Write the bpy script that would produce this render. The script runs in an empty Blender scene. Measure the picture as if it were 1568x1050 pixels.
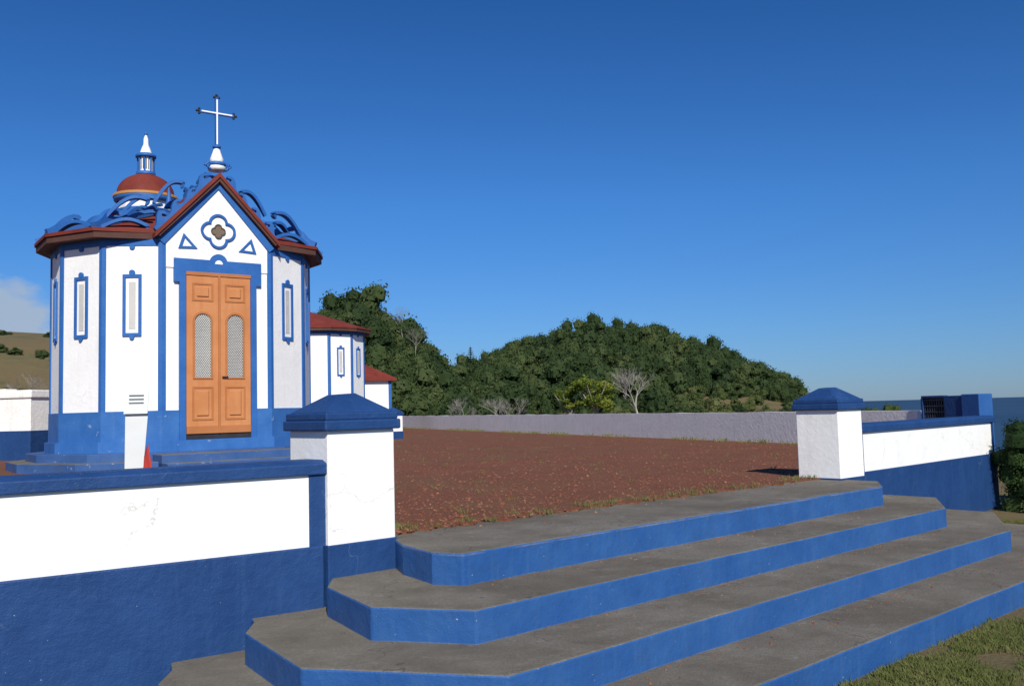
import bpy, math, random
import numpy as np
from mathutils import Vector, Matrix, noise as mnoise
random.seed(7); np.random.seed(7)
S=bpy.context.scene
COL=S.collection
EYE=1.76
# ------------------------------------------------------------------ helpers
def new_obj(name, verts, faces, mats=None, parent=None, fm=None, smooth=False):
    me=bpy.data.meshes.new(name)
    me.from_pydata([tuple(v) for v in verts],[],[tuple(f) for f in faces])
    me.update()
    if mats is not None:
        if not isinstance(mats,(list,tuple)): mats=[mats]
        for m in mats: me.materials.append(m)
    if fm is not None:
        me.polygons.foreach_set('material_index',fm)
    if smooth:
        me.polygons.foreach_set('use_smooth',[True]*len(me.polygons))
    ob=bpy.data.objects.new(name,me); COL.objects.link(ob)
    if parent is not None: ob.parent=parent
    return ob
def empty(name, loc=(0,0,0), rz=0, parent=None):
    e=bpy.data.objects.new(name,None); COL.objects.link(e)
    e.location=loc; e.rotation_euler=(0,0,rz)
    if parent is not None: e.parent=parent
    return e
def bevel(ob,w,seg=2):
    m=ob.modifiers.new('b','BEVEL'); m.width=w; m.segments=seg; m.limit_method='ANGLE'; m.angle_limit=math.radians(40)
    return ob
def box(name,x0,x1,y0,y1,z0,z1,mat,parent=None,bev=0):
    v=[(x0,y0,z0),(x1,y0,z0),(x1,y1,z0),(x0,y1,z0),(x0,y0,z1),(x1,y0,z1),(x1,y1,z1),(x0,y1,z1)]
    f=[(3,2,1,0),(4,5,6,7),(0,1,5,4),(1,2,6,5),(2,3,7,6),(3,0,4,7)]
    ob=new_obj(name,v,f,mat,parent)
    if bev: bevel(ob,bev)
    return ob
def prism(name,poly,z0,z1,mats,parent=None,bev=0,topmat=None):
    n=len(poly)
    v=[(p[0],p[1],z0) for p in poly]+[(p[0],p[1],z1) for p in poly]
    f=[tuple(range(n-1,-1,-1)),tuple(range(n,2*n))]+[(i,(i+1)%n,n+(i+1)%n,n+i) for i in range(n)]
    fm=None
    if isinstance(mats,(list,tuple)) and len(mats)>1: fm=[0,1]+[0]*n
    ob=new_obj(name,v,f,mats,parent,fm)
    if bev: bevel(ob,bev)
    return ob
def vprism(name,poly,y0,y1,mat,parent=None,bev=0):
    """polygon in xz plane extruded along y"""
    n=len(poly)
    v=[(p[0],y0,p[1]) for p in poly]+[(p[0],y1,p[1]) for p in poly]
    f=[tuple(range(n)),tuple(range(2*n-1,n-1,-1))]+[(i,n+i,n+(i+1)%n,(i+1)%n) for i in range(n)]
    ob=new_obj(name,v,f,mat,parent)
    if bev: bevel(ob,bev)
    return ob
def xprism(name,poly,x0,x1,mat,parent=None,bev=0):
    """polygon in yz plane extruded along x"""
    n=len(poly)
    v=[(x0,p[0],p[1]) for p in poly]+[(x1,p[0],p[1]) for p in poly]
    f=[tuple(range(n-1,-1,-1)),tuple(range(n,2*n))]+[(i,(i+1)%n,n+(i+1)%n,n+i) for i in range(n)]
    ob=new_obj(name,v,f,mat,parent)
    if bev: bevel(ob,bev)
    return ob
def vstrip(name,p,q,w,y0,y1,mat,parent=None):
    d=Vector((q[0]-p[0],q[1]-p[1])); d.normalize(); nn=Vector((-d.y,d.x))*w*0.5
    poly=[(p[0]-nn.x,p[1]-nn.y),(q[0]-nn.x,q[1]-nn.y),(q[0]+nn.x,q[1]+nn.y),(p[0]+nn.x,p[1]+nn.y)]
    return vprism(name,poly,y0,y1,mat,parent)
def vring(name,outer,inner,y0,y1,mat,parent=None):
    n=len(outer)
    v=[(p[0],y0,p[1]) for p in outer]+[(p[0],y0,p[1]) for p in inner]+[(p[0],y1,p[1]) for p in outer]+[(p[0],y1,p[1]) for p in inner]
    f=[]
    for i in range(n):
        j=(i+1)%n
        f+= [(i,j,n+j,n+i),(2*n+i,3*n+i,3*n+j,2*n+j),(i,2*n+i,2*n+j,j),(n+i,n+j,3*n+j,3*n+i)]
    return new_obj(name,v,f,mat,parent)
def lathe(name,prof,mat,parent=None,seg=24,loc=(0,0,0),smooth=True,ang0=0):
    v=[];f=[]
    for r,z in prof:
        for k in range(seg):
            a=2*math.pi*k/seg+ang0
            v.append((loc[0]+r*math.cos(a),loc[1]+r*math.sin(a),loc[2]+z))
    for i in range(len(prof)-1):
        for k in range(seg):
            k2=(k+1)%seg
            f.append((i*seg+k,i*seg+k2,(i+1)*seg+k2,(i+1)*seg+k))
    return new_obj(name,v,f,mat,parent,smooth=smooth)
def tube(pts,rads,verts,faces,seg=5):
    base=len(verts)
    n=len(pts)
    for i,(p,r) in enumerate(zip(pts,rads)):
        d=(pts[min(i+1,n-1)]-pts[max(i-1,0)])
        if d.length<1e-6: d=Vector((0,0,1))
        d.normalize()
        a=d.orthogonal().normalized(); b=d.cross(a)
        for k in range(seg):
            t=2*math.pi*k/seg
            verts.append(p+a*(r*math.cos(t))+b*(r*math.sin(t)))
    for i in range(n-1):
        for k in range(seg):
            k2=(k+1)%seg
            faces.append((base+i*seg+k,base+i*seg+k2,base+(i+1)*seg+k2,base+(i+1)*seg+k))
# ------------------------------------------------------------------ materials
class NT:
    def __init__(s,name):
        s.m=bpy.data.materials.new(name); s.m.use_nodes=True
        s.t=s.m.node_tree; s.n=s.t.nodes; s.l=s.t.links
        s.b=s.n['Principled BSDF']
        s.tc=s.n.new('ShaderNodeTexCoord'); s.geo=s.n.new('ShaderNodeNewGeometry')
        s.co=s.geo.outputs['Position']
        s.b.inputs['Specular IOR Level'].default_value=0.25
    def noise(s,scale,detail=5,rough=.6,co=None,dist=0):
        n=s.n.new('ShaderNodeTexNoise'); n.inputs['Scale'].default_value=scale; n.inputs['Detail'].default_value=detail
        n.inputs['Roughness'].default_value=rough; n.inputs['Distortion'].default_value=dist
        s.l.new(co or s.co,n.inputs['Vector']); return n.outputs['Fac']
    def ramp(s,fac,stops,interp='LINEAR'):
        r=s.n.new('ShaderNodeValToRGB'); r.color_ramp.interpolation=interp
        e=r.color_ramp.elements
        while len(e)<len(stops): e.new(.5)
        for i,(p,c) in enumerate(stops):
            e[i].position=p
            e[i].color=(c,c,c,1) if isinstance(c,(int,float)) else (c[0],c[1],c[2],1)
        s.l.new(fac,r.inputs['Fac']); return r.outputs['Color']
    def mix(s,fac,a,b,mode='MIX'):
        m=s.n.new('ShaderNodeMix'); m.data_type='RGBA'; m.blend_type=mode
        for sock,val in ((m.inputs[0],fac),(m.inputs[6],a),(m.inputs[7],b)):
            if isinstance(val,(int,float)): sock.default_value=val
            elif isinstance(val,tuple): sock.default_value=(val[0],val[1],val[2],1)
            else: s.l.new(val,sock)
        return m.outputs[2]
    def math(s,op,a,b=0):
        m=s.n.new('ShaderNodeMath'); m.operation=op
        for sock,val in ((m.inputs[0],a),(m.inputs[1],b)):
            if isinstance(val,(int,float)): sock.default_value=val
            else: s.l.new(val,sock)
        return m.outputs[0]
    def bump(s,h,strength=.3,dist=.01):
        b=s.n.new('ShaderNodeBump'); b.inputs['Strength'].default_value=strength; b.inputs['Distance'].default_value=dist
        s.l.new(h,b.inputs['Height']); s.l.new(b.outputs['Normal'],s.b.inputs['Normal'])
    def color(s,c):
        if isinstance(c,tuple): s.b.inputs['Base Color'].default_value=(c[0],c[1],c[2],1)
        else: s.l.new(c,s.b.inputs['Base Color'])
    def rough(s,r): s.b.inputs['Roughness'].default_value=r
def paint(name,c1,c2,chip=None,chipth=.70,rough=.6,bump=.25,dirt=None,chipscale=38,streak=None,crack=None,edge=False):
    t=NT(name)
    col=t.mix(t.ramp(t.noise(2.2,6,.65),[(.35,0.),(.68,1.)]),c1,c2)
    if dirt:
        col=t.mix(t.ramp(t.noise(5,8,.7,dist=.5),[(.52,0.),(.78,.55)]),col,dirt)
    if streak:
        mp=t.n.new('ShaderNodeMapping'); mp.inputs['Scale'].default_value=(9,9,.7); t.l.new(t.co,mp.inputs[0])
        col=t.mix(t.ramp(t.noise(1,6,.7,co=mp.outputs[0]),[(.52,0.),(.75,.5)]),col,streak)
    if chip:
        f=t.math('MULTIPLY',t.ramp(t.noise(chipscale,4,.65),[(chipth,0.),(chipth+.02,1.)]),t.ramp(t.noise(3.1,3),[(.42,.0),(.55,1.)]))
        col=t.mix(f,col,chip)
    if edge:
        sz=t.n.new('ShaderNodeSeparateXYZ'); t.l.new(t.co,sz.inputs[0])
        fr=t.math('FRACT',t.math('DIVIDE',t.math('ADD',sz.outputs[2],t.math('MULTIPLY',t.noise(9,6,.8),.012)),.2))
        f=t.math('MULTIPLY',t.ramp(fr,[(.02,.8),(.07,0.)]),t.ramp(t.noise(2.3,6,.75),[(.42,.0),(.62,.8)]))
        col=t.mix(f,col,(.26,.25,.22))
    if crack:
        nn=t.n.new('ShaderNodeTexNoise'); nn.inputs['Scale'].default_value=2.5; nn.inputs['Detail'].default_value=6; t.l.new(t.co,nn.inputs['Vector'])
        ad=t.n.new('ShaderNodeVectorMath'); ad.operation='ADD'; t.l.new(t.co,ad.inputs[0]); t.l.new(nn.outputs['Color'],ad.inputs[1])
        cr=t.n.new('ShaderNodeTexVoronoi'); cr.feature='DISTANCE_TO_EDGE'; cr.inputs['Scale'].default_value=.8; t.l.new(ad.outputs[0],cr.inputs['Vector'])
        f=t.math('MULTIPLY',t.ramp(cr.outputs['Distance'],[(.0,.9),(.005,0.)]),t.ramp(t.noise(1.3,2),[(.5,0.),(.56,1.)]))
        col=t.mix(f,col,crack)
    t.color(col); t.rough(rough)
    t.bump(t.math('ADD',t.noise(14,6,.6),t.math('MULTIPLY',t.noise(110,2),.25)),bump,.02)
    return t.m
WHITE=paint('white_paint',(.88,.88,.86),(.83,.83,.81),dirt=(.76,.75,.71),rough=.7,streak=(.74,.73,.68),crack=(.55,.54,.5))
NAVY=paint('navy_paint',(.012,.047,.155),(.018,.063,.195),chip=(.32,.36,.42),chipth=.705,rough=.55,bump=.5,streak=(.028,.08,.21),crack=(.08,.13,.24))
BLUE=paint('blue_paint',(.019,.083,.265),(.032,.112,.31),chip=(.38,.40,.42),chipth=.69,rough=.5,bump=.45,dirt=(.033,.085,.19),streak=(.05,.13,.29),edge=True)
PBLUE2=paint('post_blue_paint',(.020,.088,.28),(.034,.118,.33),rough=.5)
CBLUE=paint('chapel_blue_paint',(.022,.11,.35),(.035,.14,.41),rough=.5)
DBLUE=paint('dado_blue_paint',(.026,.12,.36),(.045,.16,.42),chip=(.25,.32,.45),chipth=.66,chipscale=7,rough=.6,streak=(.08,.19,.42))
PBLUE=paint('platform_blue_paint',(.03,.085,.24),(.05,.12,.30),chip=(.25,.27,.30),chipth=.64,chipscale=9,rough=.6,dirt=(.09,.09,.11))
RED=paint('red_roof_tile',(.15,.024,.016),(.20,.038,.024),dirt=(.09,.03,.02),rough=.75)
FASCIA=paint('brown_fascia',(.075,.035,.028),(.11,.05,.038),rough=.8)
WOOD=paint('varnished_wood',(.50,.20,.075),(.58,.25,.10),rough=.4,bump=.1,streak=(.40,.15,.05))
WOOD2=paint('varnished_wood_panel',(.40,.15,.05),(.46,.18,.07),rough=.4,bump=.1)
GREY=paint('grey_glass',(.20,.21,.20),(.28,.29,.27),rough=.3,bump=.05)
LGREY=paint('grille_metal',(.50,.50,.47),(.58,.57,.53),rough=.5)
IRON=paint('gate_iron',(.05,.055,.065),(.08,.085,.10),rough=.5)
DARK=paint('dark_iron',(.02,.02,.024),(.035,.035,.04),rough=.6)
OLDW=paint('weathered_white_wall',(.89,.87,.83),(.83,.81,.77),dirt=(.56,.54,.50),rough=.85,bump=.5,streak=(.60,.58,.54))
PWHITE=paint('panel_white',(.66,.68,.67),(.60,.62,.61),rough=.5,bump=.02)
PRED=paint('panel_red',(.55,.05,.04),(.6,.07,.05),rough=.5,bump=.02)
def m_concrete():
    t=NT('weathered_concrete')
    a=t.ramp(t.noise(1.7,8,.7,dist=.4),[(.30,(.12,.105,.082)),(.5,(.185,.167,.135)),(.72,(.26,.243,.207))])
    a=t.mix(t.ramp(t.noise(45,4,.7),[(.35,.55),(.65,0.)]),a,(.11,.097,.076))
    a=t.mix(t.ramp(t.noise(.8,6,.7),[(.46,0.),(.62,.55)]),a,(.10,.085,.063))
    a=t.mix(t.ramp(t.noise(9,5,.6),[(.62,0.),(.77,.45)]),a,(.34,.32,.28))
    a=t.mix(t.ramp(t.noise(70,3,.6),[(.66,0.),(.70,.7)]),a,(.05,.045,.035))
    cr=t.n.new('ShaderNodeTexVoronoi'); cr.feature='DISTANCE_TO_EDGE'; cr.inputs['Scale'].default_value=.7
    nn=t.n.new('ShaderNodeTexNoise'); nn.inputs['Scale'].default_value=3; t.l.new(t.co,nn.inputs['Vector'])
    ad=t.n.new('ShaderNodeVectorMath'); ad.operation='ADD'; t.l.new(t.co,ad.inputs[0]); t.l.new(nn.outputs['Color'],ad.inputs[1])
    t.l.new(ad.outputs[0],cr.inputs['Vector'])
    a=t.mix(t.ramp(cr.outputs['Distance'],[(.0,.7),(.005,0.)]),a,(.06,.05,.04))
    t.color(a); t.rough(.9)
    t.bump(t.math('ADD',t.noise(60,5,.7),t.noise(6,4)),.7,.012); return t.m
CONC=m_concrete()
def m_gravel():
    t=NT('red_scoria_gravel')
    c=t.n.new('ShaderNodeTexVoronoi'); c.inputs['Scale'].default_value=60; t.l.new(t.co,c.inputs['Vector'])
    sep=t.n.new('ShaderNodeSeparateColor'); t.l.new(c.outputs['Color'],sep.inputs[0])
    a=t.ramp(sep.outputs[0],[(0.,(.135,.045,.023)),(.5,(.195,.066,.033)),(.9,(.245,.092,.049)),(1.,(.33,.165,.105))])
    a=t.mix(t.ramp(t.noise(1.1,9,.78),[(.40,.6),(.60,0.)]),a,(.125,.052,.028))
    a=t.mix(t.ramp(t.noise(13,6,.75),[(.5,0.),(.68,.6)]),a,(.23,.10,.056))
    a=t.mix(t.ramp(t.noise(24,5,.75),[(.56,0.),(.66,.7)]),a,(.07,.030,.019))
    g=t.math('MULTIPLY',t.ramp(t.noise(.55,7,.75),[(.49,0.),(.64,.7)]),t.ramp(t.noise(9,4,.8),[(.42,0.),(.6,1.)]))
    a=t.mix(g,a,(.105,.10,.042))
    t.color(a); t.rough(.95)
    t.bump(t.noise(30,8,.8),.6,.03); return t.m
GRAVEL=m_gravel()
def m_ground():
    t=NT('grass_ground')
    a=t.ramp(t.noise(.35,8,.7),[(.33,(.050,.070,.022)),(.5,(.095,.11,.035)),(.66,(.18,.16,.065))])
    a=t.mix(t.ramp(t.noise(2.2,8,.75),[(.42,0.),(.6,.85)]),a,(.15,.11,.073))
    a=t.mix(t.ramp(t.noise(.06,6,.65),[(.40,0.),(.50,.8)]),a,(.16,.115,.055))
    t.color(a); t.rough(1)
    t.bump(t.noise(20,6,.7),.8,.04); return t.m
GROUND=m_ground()
def m_sea():
    t=NT('sea_water'); t.color(t.ramp(t.noise(.0006,4),[(.35,(.014,.052,.115)),(.65,(.024,.070,.14))])); t.rough(.8)  # haze over the water is put into its base colour, slightly lightened
    t.bump(t.noise(.05,4),.3,1.0); return t.m
SEA=m_sea()
def m_leaf(name,dark,mid,light,nsc=1.2):
    t=NT(name)
    oi=t.n.new('ShaderNodeObjectInfo')
    f=t.math('ADD',t.math('MULTIPLY',oi.outputs['Random'],.55),t.math('MULTIPLY',t.noise(nsc,3,.6),.55))
    a=t.ramp(f,[(.2,dark),(.52,mid),(.85,light)])
    t.color(a); t.rough(.75); t.b.inputs['Specular IOR Level'].default_value=.15
    tr=t.n.new('ShaderNodeBsdfTranslucent'); t.l.new(a,tr.inputs['Color'])
    mx=t.n.new('ShaderNodeMixShader'); mx.inputs[0].default_value=.25
    out=[n for n in t.n if n.type=='OUTPUT_MATERIAL'][0]
    t.l.new(t.b.outputs[0],mx.inputs[1]); t.l.new(tr.outputs[0],mx.inputs[2]); t.l.new(mx.outputs[0],out.inputs['Surface'])
    return t.m
LEAF=m_leaf('forest_leaves',(.024,.045,.016),(.042,.070,.023),(.080,.108,.037))
LEAFL=m_leaf('shrub_leaves',(.055,.08,.027),(.085,.112,.034),(.14,.15,.055))
LEAFY=m_leaf('yellow_green_leaves',(.09,.13,.018),(.14,.18,.026),(.21,.24,.04))
LEAFD=m_leaf('near_shrub_leaves',(.015,.035,.010),(.035,.07,.018),(.08,.12,.035),6)
GRASSM=m_leaf('grass_blades',(.07,.10,.025),(.13,.17,.045),(.26,.25,.10),3)
BARK=paint('grey_bark',(.26,.24,.21),(.36,.33,.29),rough=.9)
def m_stone():
    t=NT('stone_bits'); a=t.ramp(t.noise(13,2),[(.35,(.13,.045,.026)),(.55,(.21,.083,.048)),(.74,(.34,.21,.145))]); t.color(a); t.rough(.95); return t.m
STONE=m_stone()
# ------------------------------------------------------------------ camera / light / sky
cam=bpy.data.cameras.new('camera'); co=bpy.data.objects.new('camera',cam); COL.objects.link(co)
cam.sensor_width=36; cam.lens=32.14; cam.clip_end=120000; cam.clip_start=.05
co.matrix_world=Matrix.Translation((0,0,EYE))@Matrix.Rotation(math.radians(94.15),4,'X')@Matrix.Rotation(math.radians(-1.5),4,'Z')
S.camera=co
EL=math.radians(36); AZ=math.radians(166)
sv=Vector((math.sin(AZ)*math.cos(EL),math.cos(AZ)*math.cos(EL),math.sin(EL)))
sl=bpy.data.lights.new('sun','SUN'); sl.energy=5.0; sl.angle=math.radians(.5); sl.color=(1,.95,.86)
so=bpy.data.objects.new('sun',sl); COL.objects.link(so); so.rotation_euler=sv.to_track_quat('Z','Y').to_euler(); so.location=(10,-20,30)
w=bpy.data.worlds.new('World'); S.world=w; w.use_nodes=True
nt=w.node_tree; bg=nt.nodes['Background']
sk=nt.nodes.new('ShaderNodeTexSky'); sk.sky_type='NISHITA'; sk.sun_disc=False
sk.sun_elevation=EL; sk.sun_rotation=AZ; sk.altitude=100; sk.air_density=1.0; sk.dust_density=.15; sk.ozone_density=4.0
bg.inputs['Strength'].default_value=.10
tc=nt.nodes.new('ShaderNodeTexCoord'); sp=nt.nodes.new('ShaderNodeSeparateXYZ'); nt.links.new(tc.outputs['Generated'],sp.inputs[0])
tint=nt.nodes.new('ShaderNodeValToRGB'); te=tint.color_ramp.elements
te[0].position=0; te[0].color=(.32,.47,.80,1); te[1].position=.50; te[1].color=(.15,.46,.84,1)
e_=te.new(.08); e_.color=(.31,.54,.88,1)
e_=te.new(.22); e_.color=(.27,.60,1.0,1)
nt.links.new(sp.outputs[2],tint.inputs[0])
hs=nt.nodes.new('ShaderNodeMix'); hs.data_type='RGBA'; hs.blend_type='MULTIPLY'; hs.inputs[0].default_value=1
nt.links.new(tint.outputs[0],hs.inputs[7]); nt.links.new(sk.outputs[0],hs.inputs[6])
mp=nt.nodes.new('ShaderNodeMapping'); mp.inputs['Scale'].default_value=(7,7,16); nt.links.new(tc.outputs['Generated'],mp.inputs[0])
nz=nt.nodes.new('ShaderNodeTexNoise'); nz.inputs['Scale'].default_value=2.2; nz.inputs['Detail'].default_value=8; nt.links.new(mp.outputs[0],nz.inputs[0])
def wr(src,stops):
    r=nt.nodes.new('ShaderNodeValToRGB'); e=r.color_ramp.elements
    while len(e)<len(stops): e.new(.5)
    for i,(p,c) in enumerate(stops): e[i].position=p; e[i].color=(c,c,c,1)
    nt.links.new(src,r.inputs[0]); return r.outputs[0]
def wm(a,b,op='MULTIPLY'):
    m=nt.nodes.new('ShaderNodeMath'); m.operation=op
    for s_,v_ in ((m.inputs[0],a),(m.inputs[1],b)):
        if isinstance(v_,(int,float)): s_.default_value=v_
        else: nt.links.new(v_,s_)
    return m.outputs[0]
# cloud bank: density = elevation/azimuth envelope + noise, thresholded
cz=wr(sp.outputs[2],[(.0,.6),(.10,.6),(.155,0)])
cx=wr(wm(sp.outputs[0],-1),[(.42,0),(.49,.45)])
dens=wm(wm(cz,cx,'ADD'),nz.outputs[0],'ADD')
cf=wr(wm(dens,.5),[(.52,0),(.62,.85)])
cf=wm(cf,wr(wm(sp.outputs[0],-1),[(.40,0),(.44,1)]))
mx=nt.nodes.new('ShaderNodeMix'); mx.data_type='RGBA'; nt.links.new(cf,mx.inputs[0]); nt.links.new(hs.outputs[2],mx.inputs[6]); mx.inputs[7].default_value=(3.9,4.7,5.8,1)
nt.links.new(mx.outputs[2],bg.inputs[0])
S.view_settings.view_transform='Standard'; S.view_settings.look='None'; S.view_settings.exposure=0
# ------------------------------------------------------------------ terrain
HX=[-400,-120,-70,-50,-40,-30,-15,-8.7,-6,-1.3,4.3,8,12.6,16.3,22,25.6,30.3,34,37,40,44,50,65,400]
HZ=[40,20,14.5,13,10,7.5,5.0,5.2,6.0,8.4,9.4,9.8,10.6,10.5,9.0,7.0,4.6,2.1,0.,-1.5,-3.5,-6,-8,-8]
LX=[-45,-30,-15,-12.3,-10,-8.4,-6.9,-5.9,-5,-3,0]
LZ=[0,5,8.3,9.2,7.6,6.4,4.4,2.8,1.5,.4,0]
def sst(a,b,x):
    t=min(1,max(0,(x-a)/(b-a))); return t*t*(3-2*t)
def hgt(x,y):
    H=float(np.interp(x,HX,HZ))
    y0=62 if x>-30 else 62-min(25,(-30-x)*1.0)
    g=sst(y0,132,y)*(1-.6*sst(150,320,y))
    z=H*g
    z=max(z, float(np.interp(x,LX,LZ))*math.exp(-((y-75)/9)**2)) if z>-.5 else z
    q=(x-8.6)*.95-(y-15)*.312
    if q>0 : z-= .05*q*q*sst(13.5,18,y) + .012*q*q*sst(20,60,q)
    if q>0 : z-= .05*q*sst(2,8,x)
    if y>330: z-=(y-330)*.25
    z+= .25*(mnoise.noise(Vector((x*.06,y*.06,3)))) * sst(12,40,math.hypot(x,y))
    return max(z,-75)
def axis(lo,hi,core0,core1,st,g):
    a=list(np.arange(core0,core1+.01,st)); v=core1;d=st
    while v<hi: d*=g; v+=d; a.append(v)
    v=core0;d=st
    while v>lo: d*=g; v-=d; a.insert(0,v)
    return a
ax=axis(-900,700,-80,75,1.5,1.15); ay=axis(-400,900,-6,170,1.5,1.15)
V=[(x,y,hgt(x,y)) for y in ay for x in ax]; nx=len(ax)
Fc=[(j*nx+i,j*nx+i+1,(j+1)*nx+i+1,(j+1)*nx+i) for j in range(len(ay)-1) for i in range(nx-1)]
new_obj('ground',V,Fc,GROUND,smooth=True)
new_obj('sea',[(-60000,-60000,-60),(60000,-60000,-60),(60000,60000,-60),(-60000,60000,-60)],[(0,1,2,3)],SEA)
# ------------------------------------------------------------------ front stairs, pillars, walls
PH=math.radians(41.5); OX,OY=-1.34,6.58
ex,ey=math.cos(PH),math.sin(PH)
def W2(s,t): # s along, t outward
    return (OX+s*ex+t*ey, OY+s*ey-t*ex)
st=empty('concrete_steps',(OX,OY,0),PH)
defs=[('landing',.815,.60,[(.66,.75),(.585,.05),(.44,-.28),(.36,-.74),(.46,-.95),(6.42,-.87),(6.95,-.55),(6.95,.75)],4),
      ('tread_upper',.60,.40,[(.15,.3),(.02,.0),(-.16,-.25),(-.315,-1.03),(.06,-1.58),(6.55,-1.49),(7.55,-.95),(7.55,.3)],4),
      ('tread_middle',.40,.20,[(-.45,.4),(-.57,.0),(-.75,-.25),(-.90,-1.25),(-.22,-2.18),(6.66,-2.08),(8.15,-1.35),(8.15,.3)],4),
      ('tread_lower',.20,-.15,[(-.95,.5),(-1.12,.0),(-1.30,-.25),(-1.50,-1.50),(-.55,-2.80),(6.8,-2.75),(8.75,-1.75),(8.75,.3)],4)]
for nm,zt,zb,poly,kk in defs:
    P=[]
    for k in range(len(poly)):
        a=Vector(poly[k]); b=Vector(poly[(k+1)%len(poly)]); L=(b-a).length; n=max(1,int(L/.35)) if k==kk else 1
        for j in range(n):
            p=a.lerp(b,j/n)
            if j: p+=Vector((0,random.uniform(-.007,.007)))
            P.append((p.x,p.y))
    prism(nm,P,zb-.03,zt,[BLUE,CONC],st,bev=.014)
def pillar(name,loc,rz,zb=0.,zw=.83,zt=1.64,w=.57,d=.56,base=True):
    e=empty(name,loc,rz)
    bevel(box('shaft',0,w,0,d,zw-.02,zt,WHITE,e),.008)
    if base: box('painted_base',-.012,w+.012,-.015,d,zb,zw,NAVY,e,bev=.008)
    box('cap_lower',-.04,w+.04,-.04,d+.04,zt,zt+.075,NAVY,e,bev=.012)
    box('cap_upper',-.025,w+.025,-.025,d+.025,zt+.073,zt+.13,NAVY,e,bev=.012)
    a=.012; m=.20; z0=zt+.128; z1=zt+.275
    v=[(-a,-a,z0),(w+a,-a,z0),(w+a,d+a,z0),(-a,d+a,z0),(m,m,z1-.01),(w-m,m,z1),(w-m,d-m,z1),(m,d-m,z1-.01)]
    bevel(new_obj('cap_pyramid',v,[(3,2,1,0),(4,5,6,7),(0,1,5,4),(1,2,6,5),(2,3,7,6),(3,0,4,7)],NAVY,e),.02)
    return e
pillar('gate_pillar',(OX,OY,0),PH)
pillar('gate_pillar',(3.88,11.0,0),PH,zw=.835,zt=1.655)
# left wall
lw=empty('terrace_wall',(-1.385,6.60,0),math.radians(34.3))
Lw=14.
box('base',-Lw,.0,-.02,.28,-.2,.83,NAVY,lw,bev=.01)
box('white_panel',-Lw,-.10,.0,.26,.82,1.335,WHITE,lw,bev=.004)
box('end_strip',-.10,.02,-.006,.262,.825,1.335,NAVY,lw)
xprism('coping',[(-.03,1.333),(.31,1.333),(.31,1.40),(.26,1.435),(.03,1.435),(-.03,1.41)],-Lw,.03,NAVY,lw,bev=.008)
# right wall
rw=empty('terrace_wall',(4.36,11.56,0),math.radians(43.7))
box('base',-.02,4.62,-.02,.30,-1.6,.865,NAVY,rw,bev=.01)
box('white_panel',.03,4.48,.0,.27,.855,1.36,WHITE,rw,bev=.004)
box('end_strip',4.48,4.56,-.006,.275,.86,1.36,NAVY,rw)
box('left_strip',-.03,.03,-.006,.275,.86,1.36,NAVY,rw)
xprism('coping',[(-.04,1.358),(.32,1.358),(.32,1.43),(.27,1.465),(.02,1.465),(-.04,1.44)],-.02,4.60,NAVY,rw,bev=.01)
box('return_base',4.30,4.60,.30,1.3,-1.6,.86,NAVY,rw)
# ------------------------------------------------------------------ terrace
def jag(a,b,n,amp):
    o=[]
    for i in range(n):
        t=i/n; p=Vector(a).lerp(Vector(b),t); d=(Vector(b)-Vector(a)).normalized(); nn=Vector((-d.y,d.x))
        o.append(tuple(p+nn*(mnoise.noise(Vector((t*n*.23,7,1)))*amp+mnoise.noise(Vector((t*n*.9,2,1)))*amp*.4)))
    return o
a0=W2(.50,-.22); a1=W2(7.1,-.15)
edge=jag(a0,a1,140,.13)
c34=math.cos(math.radians(34.3)); s34=math.sin(math.radians(34.3))
poly=[(-1.385-13*c34-.2*s34,6.60-13*s34+.2*c34),(-1.385-.25*s34,6.6+.2)]+edge+[a1,(4.6,11.95),(7.4,14.9),(7.55,17.4),(-6.75,54.7),(-14,74),(-34,60),(-34,10)]
terr=prism('gravel_terrace',poly,-.3,.832,[GRAVEL,GRAVEL])
def wall_between(name,p,q,z0,z1,th,mat):
    p=Vector(p);q=Vector(q); d=q-p
    e=empty(name,(p.x,p.y,0),math.atan2(d.y,d.x))
    n=int(d.length/.8)
    v=[];f=[]
    for i in range(n+1):
        x=d.length*i/n; dz=.02*mnoise.noise(Vector((x*.7,0,5)))
        v+=[(x,0,z0),(x,th,z0),(x,th,z1+dz),(x,0,z1+dz)]
    for i in range(n):
        a=i*4
        f+=[(a,a+4,a+7,a+3),(a+3,a+7,a+6,a+2),(a+2,a+6,a+5,a+1)]
    f+=[(0,3,2,1),(n*4,n*4+1,n*4+2,n*4+3)]
    new_obj('masonry',v,f,mat,e)
    return e
wall_between('boundary_wall',(-14.2,74.4),(7.58,17.25),0,1.54,.2,OLDW)
pillar('gate_pillar',(-4.3,32,0),PH,zb=.5,zw=1.1,zt=1.66,w=.5,d=.5)
# gate structure on the wall end
gs=empty('iron_gate',(7.6,17.05,0),math.atan2(15.65-17.05,8.14-7.6))
for k in range(9): box('bar_%d'%k,.02+k*.055,.035+k*.055,.03,.05,.6,1.77,IRON,gs)
for k in range(8): box('rail_%d'%k,.0,.5,.025,.055,.95+k*.11,.972+k*.11,IRON,gs)
box('mesh_panel',0,.5,.06,.07,.6,1.77,DARK,gs)
box('top_rail',-.03,.5,.0,.10,1.765,1.81,NAVY,gs,bev=.006)
box('side_rail',-.04,.0,.0,.10,.6,1.765,NAVY,gs)
box('blue_post',.5,.90,.0,.2,.3,1.80,NAVY,gs,bev=.01)
box('end_post',.90,1.28,-.02,.30,.5,1.82,PBLUE2,gs,bev=.015)
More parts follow.
